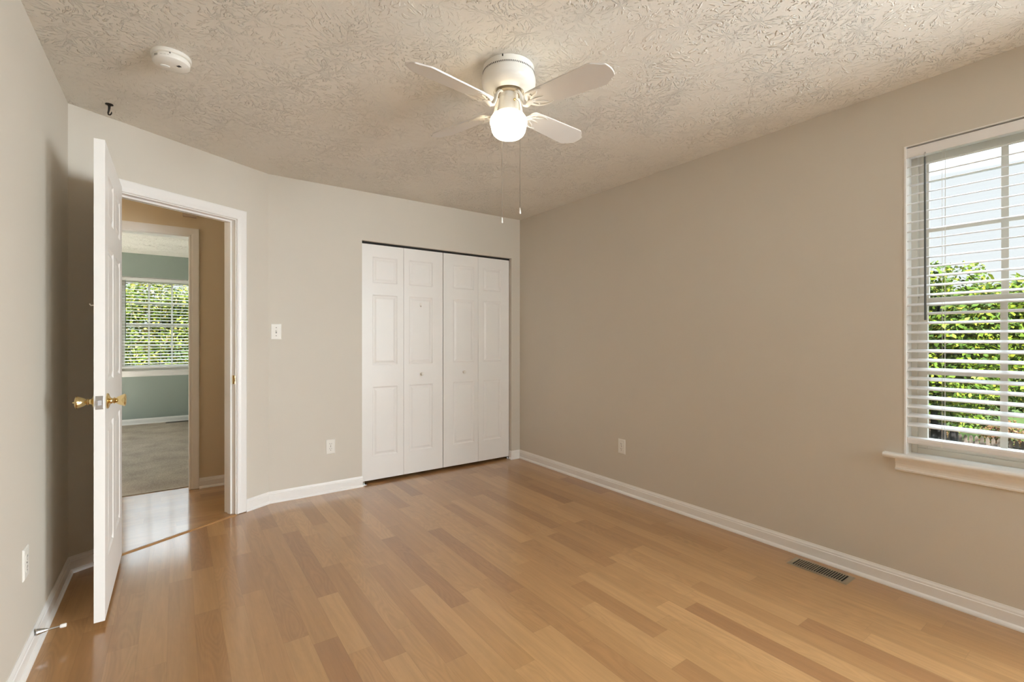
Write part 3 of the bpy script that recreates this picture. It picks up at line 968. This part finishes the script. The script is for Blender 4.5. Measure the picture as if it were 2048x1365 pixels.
for i in range(40):
    a = 2 * math.pi * i / 40
    lathe(bm, [(0, -0.0028), (0.0022, -0.0012), (0.0022, 0.0012), (0, 0.0028)], 6, T=Matrix.Translation((0.0490 * math.cos(a), 0.0490 * math.sin(a), -0.202)))
obj('beaded_rim', bm, M_FAN, sw)
bm = bmesh.new()
lathe(bm, [(0.043, -0.203), (0.058, -0.2075), (0.073, -0.218), (0.0820, -0.231), (0.0845, -0.244), (0.0840, -0.252), (0.0812, -0.260), (0.0790, -0.272), (0.0755, -0.286), (0.0690, -0.298), (0.059, -0.307), (0.045, -0.3125), (0.025, -0.315), (0, -0.316)], 56)
obj('lamp_shade', bm, M_GLOBE, fan, 40)
# blades with scrolled irons
PITCH = R(-13)
def blade_outline():
    half = [(0.128, 0.030), (0.132, 0.042), (0.142, 0.049), (0.20, 0.054), (0.32, 0.0595), (0.44, 0.0655), (0.470, 0.0672), (0.4765, 0.0655), (0.482, 0.0625), (0.512, 0.0405), (0.517, 0.0385), (0.525, 0.0365), (0.530, 0.032), (0.535, 0.016), (0.537, 0.0)]
    return half + [(x, -y) for x, y in reversed(half[:-1])]
first_blade = None
# the rotor hangs a little out of level, as it does in the photo
RTILT = Matrix.Translation((0, 0, -0.12)) @ Matrix.Rotation(R(4.0), 4, Vector((0.90, -0.43, 0))) @ Matrix.Translation((0, 0, 0.12))
for k in range(4):
    a = R(11.2 + 90 * k)
    if k == 0:
        TB = Matrix.Translation((0, 0, -0.180)) @ Matrix.Rotation(PITCH, 4, 'X')
        bm = bmesh.new()
        prism(bm, blade_outline(), -0.003, 0.003)
        bmesh.ops.bevel(bm, geom=[e for e in bm.edges if abs(e.verts[0].co.z - e.verts[1].co.z) < 1e-6], offset=0.0012, segments=2, affect='EDGES')
        bmesh.ops.transform(bm, matrix=TB, verts=bm.verts[:])
        bl = obj('fan_blade', bm, M_BLADE, fan, 40)
        bl.matrix_basis = RTILT @ Matrix.Rotation(a, 4, 'Z')
        bm = bmesh.new()
        P3 = lambda x, y, dz=0.0: TB @ Vector((x, y, -0.005 + dz))
        # neck from the flywheel, dipping and rising to the blade
        neck = [Vector((0.040, 0, -0.117)), Vector((0.060, 0, -0.121)), Vector((0.075, 0, -0.140)), Vector((0.085, 0, -0.172)), Vector((0.097, 0, -0.194)), Vector((0.112, 0, -0.199)), P3(0.135, 0, -0.003), P3(0.152, 0, -0.001)]
        tube(bm, neck, [0.010, 0.0105, 0.010, 0.0095, 0.0095, 0.011, 0.014, 0.010], 10, flat=(0.55, (0, 0, 1)))
        for s_ in (1, -1):
            tube(bm, [P3(0.122, 0.002 * s_), P3(0.128, 0.018 * s_), P3(0.140, 0.034 * s_), P3(0.158, 0.045 * s_), P3(0.180, 0.050 * s_), P3(0.205, 0.050 * s_), P3(0.226, 0.044 * s_)],
                 [0.007, 0.0075, 0.0075, 0.007, 0.006, 0.0045, 0.0018], 8, flat=(0.55, (0, 0, 1)))
            tube(bm, [P3(0.138, 0.004 * s_), P3(0.152, 0.014 * s_), P3(0.168, 0.022 * s_), P3(0.186, 0.028 * s_), P3(0.202, 0.042 * s_)],
                 [0.006, 0.0065, 0.006, 0.005, 0.002], 8, flat=(0.5, (0, 0, 1)))
            tube(bm, [P3(0.150, 0.013 * s_), P3(0.158, 0.026 * s_), P3(0.156, 0.036 * s_), P3(0.150, 0.040 * s_)], [0.004, 0.0042, 0.004, 0.002], 8, flat=(0.5, (0, 0, 1)))
        tube(bm, [P3(0.140, 0), P3(0.160, 0), P3(0.185, 0), P3(0.202, 0)], [0.008, 0.009, 0.006, 0.0015], 8, flat=(0.45, (0, 0, 1)))
        iron = obj('blade_iron', bm, M_FAN, bl, 50)
        for x, y in ((0.160, 0), (0.150, 0.036), (0.150, -0.036)):
            bm = bmesh.new()
            lathe(bm, [(0, -0.0105), (0.003, -0.0095), (0.0042, -0.0075), (0.0042, -0.004), (0, -0.004)], 10, T=TB @ Matrix.Translation((x, y, 0)))
            obj('blade_screw', bm, M_FAN, bl, 40)
        first_blade = bl
    else:
        c = copy_tree(first_blade, fan)
        c.matrix_basis = RTILT @ Matrix.Rotation(a, 4, 'Z')
# pull chains: right one from the near side of the switch housing, other from the far side
cd = Vector((math.sin(0.6202428), math.cos(0.6202428), 0))      # away from the camera
cr = Vector((cd.y, -cd.x, 0))
for (lat, fwd, low, out) in ((0.0505, -0.050, -0.672, 0.030), (-0.031, 0.066, -0.683, 0.035)):
    p = cr * lat + cd * fwd
    q = (cr * lat * 0.55 + cd * fwd * 0.8).normalized() * 0.044
    ch = bmesh.new()
    pts = [q + Vector((0, 0, -0.160)), q * 1.25 + Vector((0, 0, -0.162)), (q * 0.4 + p * 0.7) + Vector((0, 0, -0.175)), p + Vector((0, 0, -0.215)), p + Vector((0, 0, -0.4)), p + Vector((0, 0, low + 0.025))]
    tube(ch, pts, 0.0009, 6)
    for i in range(60):
        z = -0.215 - i * (abs(low) - 0.245) / 60
        lathe(ch, [(0, 0.0013), (0.0013, 0), (0, -0.0013)], 6, T=Matrix.Translation(p + Vector((0, 0, z))))
    chain = obj('pull_chain', ch, M_CHAIN, fan, 40)
    bm = bmesh.new()
    lathe(bm, [(0, 0.027), (0.0022, 0.026), (0.0028, 0.018), (0.0042, 0.007), (0.0048, 0.003), (0.004, 0.0005), (0, 0)], 14, T=Matrix.Translation(p + Vector((0, 0, low))))
    obj('pull_knob', bm, M_FAN, chain, 40)
    bm = bmesh.new()
    qn = q.normalized()
    lathe(bm, [(0, 0), (0.0055, 0), (0.0055, 0.004), (0.004, 0.010), (0.002, 0.012), (0, 0.012)], 12, T=frame(q * 0.98 + Vector((0, 0, -0.160)), Vector((-qn.y, qn.x, 0)), (0, 0, 1), qn))
    obj('chain_grommet', bm, M_BRASS, chain, 40)

# ------------------------------------------------------------------ smoke detector
sm = tag(empty('smoke_detector', (-0.017, 2.511, H), R(-36)), 'round white smoke detector on the textured ceiling above the door', 'smoke detector')
bm = bmesh.new()
lathe(bm, [(0, 0), (0.072, 0), (0.073, -0.003), (0.073, -0.012), (0.070, -0.015), (0, -0.015)], 56)
obj('mounting_base', bm, M_IVORY, sm, 35)
bm = bmesh.new()
lathe(bm, [(0, -0.014), (0.064, -0.0145), (0.0655, -0.018), (0.0680, -0.021), (0.0685, -0.030), (0.0665, -0.037), (0.060, -0.0415), (0.045, -0.0440), (0.042, -0.0455), (0.0, -0.0465)], 56)
cov = obj('cover', bm, M_IVORY, sm, 30)
bm = bmesh.new()
prism(bm, [(0.017 * math.cos(t), 0.009 * math.sin(t)) for t in [2 * math.pi * k / 24 for k in range(24)]], -0.049, -0.046, T=Matrix.Translation((-0.020, -0.010, 0)) @ Matrix.Rotation(R(35), 4, 'Z'))
obj('test_button', bm, M_RUBBER, cov)
bm = bmesh.new()
for i in range(3):
    box(bm, (0.028 + i * 0.0055, -0.004, -0.0470), (0.0308 + i * 0.0055, 0.008, -0.0435), T=Matrix.Rotation(R(-8), 4, 'Z'))
obj('sounder_slots', bm, M_DARK, cov)
bm = bmesh.new()
rr = 0.0688
for a0, a1, z0, z1 in ((-112, -97, -0.0345, -0.0255), (-88, -80, -0.030, -0.0285), (-77, -69, -0.030, -0.0285), (-66, -60, -0.030, -0.0285)):
    k = 6
    for i in range(k):
        t0, t1 = R(a0 + (a1 - a0) * i / k), R(a0 + (a1 - a0) * (i + 0.75) / k)
        bm.faces.new([bm.verts.new((rr * math.cos(t), rr * math.sin(t), z)) for t, z in ((t0, z0), (t1, z0), (t1, z1), (t0, z1))])
obj('printed_marking', bm, M_GREYINK, cov)
bm = bmesh.new()
box(bm, (0.0660, -0.0025, -0.0225), (0.0690, 0.0025, -0.0175), T=Matrix.Rotation(R(-58), 4, 'Z'))
obj('indicator_light', bm, M_SLOT, cov)

# ------------------------------------------------------------------ ceiling hook
hk = tag(empty('ceiling_hook', (-0.284, 3.212, H)), 'small black iron plant hook screwed into the ceiling above the open door', 'hook')
bm = bmesh.new()
lathe(bm, [(0, 0), (0.017, 0), (0.017, -0.003), (0.010, -0.006), (0.006, -0.009), (0, -0.009)], 20)
obj('hook_flange', bm, M_HOOK, hk, 40)
bm = bmesh.new()
e1 = cr
pts = [Vector((0, 0, -0.006)), Vector((0, 0, -0.02)), e1 * -0.002 + Vector((0, 0, -0.032)), e1 * -0.006 + Vector((0, 0, -0.046)), e1 * -0.004 + Vector((0, 0, -0.054)), e1 * 0.004 + Vector((0, 0, -0.055)), e1 * 0.011 + Vector((0, 0, -0.049)), e1 * 0.012 + Vector((0, 0, -0.040))]
tube(bm, pts, [0.006, 0.005, 0.0042, 0.0035, 0.0035, 0.0035, 0.0032, 0.002], 8)
obj('hook_curl', bm, M_HOOK, hk, 50)

# ------------------------------------------------------------------ wall plates
def plate_base(bm, w, h, d=0.0055):
    a = [(-w / 2, -h / 2), (w / 2, -h / 2), (w / 2, h / 2), (-w / 2, h / 2)]
    i = 0.005
    b = [(-w / 2 + i, -h / 2 + i), (w / 2 - i, -h / 2 + i), (w / 2 - i, h / 2 - i), (-w / 2 + i, h / 2 - i)]
    A0 = [bm.verts.new((x, 0, z)) for x, z in a]
    A1 = [bm.verts.new((x, -0.002, z)) for x, z in a]
    B = [bm.verts.new((x, -d, z)) for x, z in b]
    for P_, Q in ((A0, A1), (A1, B)):
        for k in range(4):
            j = (k + 1) % 4
            bm.faces.new((P_[k], P_[j], Q[j], Q[k]))
    bm.faces.new(B); bm.faces.new(A0)

def screw(parent, x, z, d=0.0055):
    bm = bmesh.new()
    lathe(bm, [(0.0033, 0), (0.003, 0.0010), (0, 0.0013)], 12, T=frame((x, -d, z), (1, 0, 0), (0, 0, 1), (0, -1, 0)))
    box(bm, (-0.0028, -0.0004, 0.0008), (0.0028, 0.0004, 0.0016), T=frame((x, -d, z), (1, 0, 0), (0, 0, 1), (0, -1, 0)))
    obj('screw', bm, M_SLOT, parent, 40)

def outlet(loc, rz, label):
    r = tag(empty('wall_outlet', loc, rz), label, 'outlet')
    bm = bmesh.new(); plate_base(bm, 0.071, 0.116)
    obj('cover_plate', bm, M_IVORY, r)
    for s_ in (1, -1):
        z = 0.0195 * s_
        bm = bmesh.new()
        out = [(0.0172 * math.cos(t), max(-0.0135, min(0.0135, 0.0172 * math.sin(t)))) for t in [2 * math.pi * k / 28 for k in range(28)]]
        prism(bm, out, 0.0045, 0.0068, T=frame((0, 0, z), (1, 0, 0), (0, 0, 1), (0, -1, 0)))
        rc = obj('receptacle', bm, M_IVORY, r)
        bm = bmesh.new()
        for x, hh in ((-0.0063, 0.0085), (0.0063, 0.0068)):
            box(bm, (x - 0.0012, -0.0072, z + 0.0045 - hh / 2), (x + 0.0012, -0.0064, z + 0.0045 + hh / 2))
        lathe(bm, [(0, 0.0064), (0.0026, 0.0064), (0.0026, 0.0072), (0, 0.0072)], 12, T=frame((0, 0, z - 0.0075), (1, 0, 0), (0, 0, 1), (0, -1, 0)))
        obj('pin_slots', bm, M_SLOT, rc)
    screw(r, 0, 0)
    return r
# local -y faces the room
outlet((0.998, YB, 0.362), 0, 'white duplex outlet low on the wall left of the closet doors')
outlet((XR, 2.523, 0.366), R(-90), 'white duplex outlet low on the bare window wall')
outlet((XL, 2.468, 0.385), R(90), 'white duplex outlet low on the left wall beside the open door')
sw_ = tag(empty('light_switch', (0.607, YB, 1.272)), 'white toggle light switch on the wall right of the bedroom doorway', 'light switch')
bm = bmesh.new(); plate_base(bm, 0.073, 0.118); obj('cover_plate', bm, M_IVORY, sw_)
bm = bmesh.new(); box(bm, (-0.005, -0.0062, -0.012), (0.005, -0.0050, 0.012)); obj('toggle_slot', bm, M_GREYINK, sw_)
bm = bmesh.new()
box(bm, (-0.0038, -0.016, -0.004), (0.0038, -0.004, 0.0045), 0.001, T=Matrix.Rotation(R(-24), 4, 'X'))
obj('toggle', bm, M_IVORY, sw_)
screw(sw_, 0, 0.030); screw(sw_, 0, -0.030)
bp = tag(empty('chime_box', (0.088, YH, 2.255)), 'beige chime box with two small dots above the second doorway', 'door chime')
bm = bmesh.new(); box(bm, (-0.046, -0.022, -0.056), (0.046, 0.0, 0.056), 0.004); obj('chime_cover', bm, plain('chime_beige', (0.55, 0.45, 0.36), 0.5), bp)
for z in (0.004, -0.018):
    bm = bmesh.new()
    lathe(bm, [(0.003, 0), (0.0025, 0.001), (0, 0.0013)], 10, T=frame((0.002, -0.022, z), (1, 0, 0), (0, 0, 1), (0, -1, 0)))
    obj('screw', bm, M_SLOT, bp)

# ------------------------------------------------------------------ door stop on the left baseboard
ds = tag(empty('door_stop', (XL + 0.0115, 2.575, 0.068)), 'thin metal door stop with a white tip on the left baseboard', 'door stop')
TS = frame((0, 0, 0), (0, 1, 0), (0, 0, 1), (1, 0, 0))
bm = bmesh.new(); lathe(bm, [(0, 0), (0.013, 0), (0.013, 0.0025), (0.011, 0.006), (0.0055, 0.030), (0.004, 0.033), (0, 0.033)], 20, T=TS); obj('flange', bm, M_STEEL, ds, 40)
bm = bmesh.new(); lathe(bm, [(0, 0.030), (0.0038, 0.030), (0.0038, 0.070), (0, 0.070)], 14, T=TS); obj('rod', bm, M_STEEL, ds, 40)
bm = bmesh.new(); lathe(bm, [(0, 0.068), (0.006, 0.068), (0.0075, 0.072), (0.0075, 0.084), (0.0065, 0.087), (0, 0.087)], 16, T=TS); obj('rubber_tip', bm, M_RUBBER, ds, 40)

# ------------------------------------------------------------------ floor registers
def register(name, loc, rz, L, Wd, nsl, label, mat):
    r = tag(empty(name, loc, rz), label, 'floor vent')
    bm = bmesh.new()
    t = 0.004
    mx, my = 0.024, 0.016
    # sloped rim
    a = [(-L / 2, -Wd / 2), (L / 2, -Wd / 2), (L / 2, Wd / 2), (-L / 2, Wd / 2)]
    b = [(-L / 2 + .008, -Wd / 2 + .008), (L / 2 - .008, -Wd / 2 + .008), (L / 2 - .008, Wd / 2 - .008), (-L / 2 + .008, Wd / 2 - .008)]
    c = [(-L / 2 + mx, -Wd / 2 + my), (L / 2 - mx, -Wd / 2 + my), (L / 2 - mx, Wd / 2 - my), (-L / 2 + mx, Wd / 2 - my)]
    rings = [[bm.verts.new((x, y, z)) for x, y in q] for q, z in ((a, 0.0008), (b, t), (c, t), (c, 0.001))]
    for P_, Q in zip(rings, rings[1:]):
        for k in range(4):
            j = (k + 1) % 4
            bm.faces.new((P_[k], P_[j], Q[j], Q[k]))
    obj('register_frame', bm, mat, r)
    bm = bmesh.new()
    x0, x1 = -L / 2 + mx, L / 2 - mx
    step = (x1 - x0) / nsl
    for i in range(1, nsl):
        x = x0 + i * step
        box(bm, (x - step * 0.19, -Wd / 2 + my, t - 0.0022), (x + step * 0.19, Wd / 2 - my, t - 0.0002))
    obj('grille_bars', bm, mat, r)
    bm = bmesh.new()
    box(bm, (x0 - .001, -Wd / 2 + my - .001, 0.0006), (x1 + .001, Wd / 2 - my + .001, 0.0010))
    obj('duct_opening', bm, M_DARK, r)
    bm = bmesh.new()
    for i in range(nsl // 2):
        x = x0 + (i + 0.62) * step
        box(bm, (x - step * 0.12, -Wd / 2 + my + .012, 0.0010), (x + step * 0.16, Wd / 2 - my, 0.0016))
    obj('damper', bm, mat, r)
    return r
register('floor_vent', (2.752, 1.070, 0), R(-90), 0.283, 0.120, 21, 'tan metal floor register in the wood floor along the window wall', M_BRONZE)
register('floor_vent', (0.02, 8.46, 0.006), 0, 0.29, 0.12, 21, 'dark floor register in the carpet below the blue room window', M_SLOT)

# ------------------------------------------------------------------ outdoors
poly_slab('bounce_slab', [(XR + .14, -6.0), (7.5, -6.0), (7.5, -0.37), (XR + .14, -0.37)], -0.16, -0.10, plain('bounce_slab_grey', (0.27, 0.27, 0.27), 0.7, 0, 0.05, 6))  # unseen slab added to bounce daylight up to the ceiling
GZ = -3.0
poly_slab('ground', [(-200, -9), (400, -9), (400, 400), (-200, 400)], GZ - 0.2, GZ, M_GRASS)

def leaf_mesh(name, rng, clumps, per, size, mat, parent):
    """clumps: (x,y,z,r); flat diamond-ish leaves scattered on and in each clump"""
    V = []; F = []
    for (cx, cy, cz, r) in clumps:
        k = max(8, int(per * r * r))
        d = rng.normal(size=(k, 3)); d /= np.linalg.norm(d, axis=1)[:, None]
        rad = r * rng.uniform(0.35, 1.05, size=(k, 1)) ** 0.5
        P = np.array([cx, cy, cz]) + d * rad * np.array([1, 1, 0.8])
        nrm = d * 0.6 + rng.normal(size=(k, 3)) * 0.55 + np.array([0, 0, 0.5])
        nrm /= np.linalg.norm(nrm, axis=1)[:, None]
        t = np.cross(nrm, rng.normal(size=(k, 3))); t /= np.linalg.norm(t, axis=1)[:, None]
        b = np.cross(nrm, t)
        s = (size * rng.uniform(0.6, 1.25, size=(k, 1)))
        base = len(V)
        A = P - t * s; Bp = P + b * s * 0.55 + t * s * 0.05; Cc = P + t * s; D = P - b * s * 0.55 + t * s * 0.05
        E_ = np.stack([A, Bp, Cc, D], 1).reshape(-1, 3)
        off = sum(len(v) for v in V) if V else 0
        V.append(E_)
        F.append(np.arange(k * 4).reshape(k, 4) + off)
    V = np.concatenate(V); F = np.concatenate(F)
    me = bpy.data.meshes.new(name)
    me.from_pydata(V.tolist(), [], F.tolist())
    return link(name, me, mat, parent)

def tree(name, loc, height_to_crown, crown, n, per, size, mat, label, seed, group=None, trunk_r=0.09, cr_=0.5, power=3.2):
    rng = np.random.default_rng(seed)
    r = tag(empty(name, (loc[0], loc[1], GZ)), label, 'tree' if 'tree' in name else 'shrub', group)
    rx, ry, rz = crown
    zc = height_to_crown
    bm = bmesh.new()
    tube(bm, [(0, 0, 0), (0.03, 0.02, zc * 0.5), (0.0, 0.04, zc), (0.05, 0, zc + rz * 0.5)], [trunk_r * 1.2, trunk_r, trunk_r * 0.8, trunk_r * 0.3], 10)
    for i in range(6):
        a = i * 1.05 + seed
        s0 = Vector((0, 0.03, zc - rz * 0.35 + i * 0.1))
        e = Vector((math.cos(a) * rx * 0.6, math.sin(a) * ry * 0.6, zc + rz * (0.1 + 0.1 * i)))
        tube(bm, [s0, (s0 + e) / 2 + Vector((0, 0, 0.1)), e], [trunk_r * 0.5, trunk_r * 0.3, trunk_r * 0.1], 6)
    obj('trunk', bm, M_BARK, r, 60)
    cl = []
    while len(cl) < n:
        p = rng.uniform(-1, 1, 3)
        q = (abs(p) ** power).sum() ** (1 / power)
        if q > 1 or q < 0.3: continue
        cl.append((p[0] * rx, p[1] * ry, zc + p[2] * rz, cr_ * rng.uniform(0.6, 1.15)))
    leaf_mesh('foliage', rng, cl, per, size, mat, r)
    return r

# trees seen through the bedroom window (towards +x)
tree('maple_tree', (10.6, 2.28), 4.2, (1.2, 1.2, 1.35), 66, 2500, 0.047, M_LEAF, 'nearest leafy green tree outside the bedroom window with a dark trunk', 18, trunk_r=0.11, cr_=0.42, power=2.0)
tree('maple_tree', (12.6, 6.3), 4.0, (1.5, 1.5, 1.4), 60, 1700, 0.055, M_LEAF, 'green tree beyond the bedroom window frame, left of the nearest tree', 12, cr_=0.45)
tree('maple_tree', (14.1, 0.15), 3.45, (1.2, 1.2, 1.25), 60, 1700, 0.055, M_LEAF, 'green tree at the right edge of the bedroom window', 13, cr_=0.45)
tree('maple_tree', (17.2, 3.4), 3.75, (1.3, 1.9, 1.75), 66, 900, 0.065, M_LEAF, 'dark green tree filling the gap behind the nearest tree', 14, cr_=0.55)
tree('maple_tree', (17.2, -2.0), 3.65, (1.3, 2.2, 1.7), 66, 900, 0.065, M_LEAF, 'dark green tree behind the tree at the window edge', 15, cr_=0.55)
tree('maple_tree', (26.0, 6.0), 3.5, (1.5, 3.6, 2.1), 80, 420, 0.10, M_LEAF, 'dark tree far beyond the picket fence and the russet shrubs', 16, cr_=0.75)
# trees seen through the blue room window (towards +y)
tree('maple_tree', (-0.43, 18.6), 4.35, (1.0, 1.1, 1.8), 66, 1100, 0.062, M_LEAF2, 'yellow-green tree filling the middle of the blue room window', 22, cr_=0.48)
tree('maple_tree', (-2.9, 23.0), 4.3, (1.9, 1.2, 1.9), 80, 600, 0.08, M_LEAF, 'dark green tree behind the yellow-green ones, left in the blue room window', 23, cr_=0.6)
tree('maple_tree', (2.5, 23.0), 4.3, (1.9, 1.2, 1.9), 80, 600, 0.08, M_LEAF, 'dark green tree behind the yellow-green ones, right in the blue room window', 25, cr_=0.6)
# russet shrubs behind the fence
for i, (x, y, lab) in enumerate(((22.0, 5.1, 'russet shrub above the picket fence left of the dark trunk'), (22.0, 3.0, 'russet shrub above the picket fence right of the dark trunk'))):
    tree('russet_shrub', (x, y), 0.95, (0.5, 0.6, 0.45), 26, 700, 0.055, M_LEAFR, lab, 31 + i, trunk_r=0.04, cr_=0.33)
# picket fence
fe = tag(empty('picket_fence', (20.5, 0, GZ)), 'weathered wooden picket fence at the bottom of the bedroom window view', 'fence')
bm = bmesh.new()
yy = -6.0
while yy < 12.0:
    prism(bm, [(yy, 0.05), (yy + 0.085, 0.05), (yy + 0.085, 1.12), (yy + 0.0425, 1.19), (yy, 1.12)], -0.010, 0.010, T=frame((0, 0, 0), (0, 1, 0), (0, 0, 1), (1, 0, 0)))
    yy += 0.125
obj('picket_panel', bm, M_FENCE, fe)
bm = bmesh.new()
for z in (0.3, 0.9):
    box(bm, (0.011, -6, z), (0.05, 12, z + 0.09))
obj('rail', bm, M_FENCE, fe)
for k in range(8):
    bm = bmesh.new()
    box(bm, (0.02, -6 + k * 2.5, 0), (0.12, -5.9 + k * 2.5, 1.25), 0.005)
    obj('post', bm, M_FENCE, fe)
# thin white street pole far beyond the tree
sp_ = tag(empty('street_pole', (29.0, 6.1, GZ)), 'thin white pole standing far behind the trees', 'pole')
bm = bmesh.new(); tube(bm, [(0, 0, 0), (0, 0, 6.6)], 0.045, 10)
link_ = obj('pole', bm, M_POLE, sp_, 40)
bm = bmesh.new(); box(bm, (-0.12, -0.12, 6.6), (0.12, 0.12, 6.75), 0.02)
obj('pole_cap', bm, M_POLE, sp_)
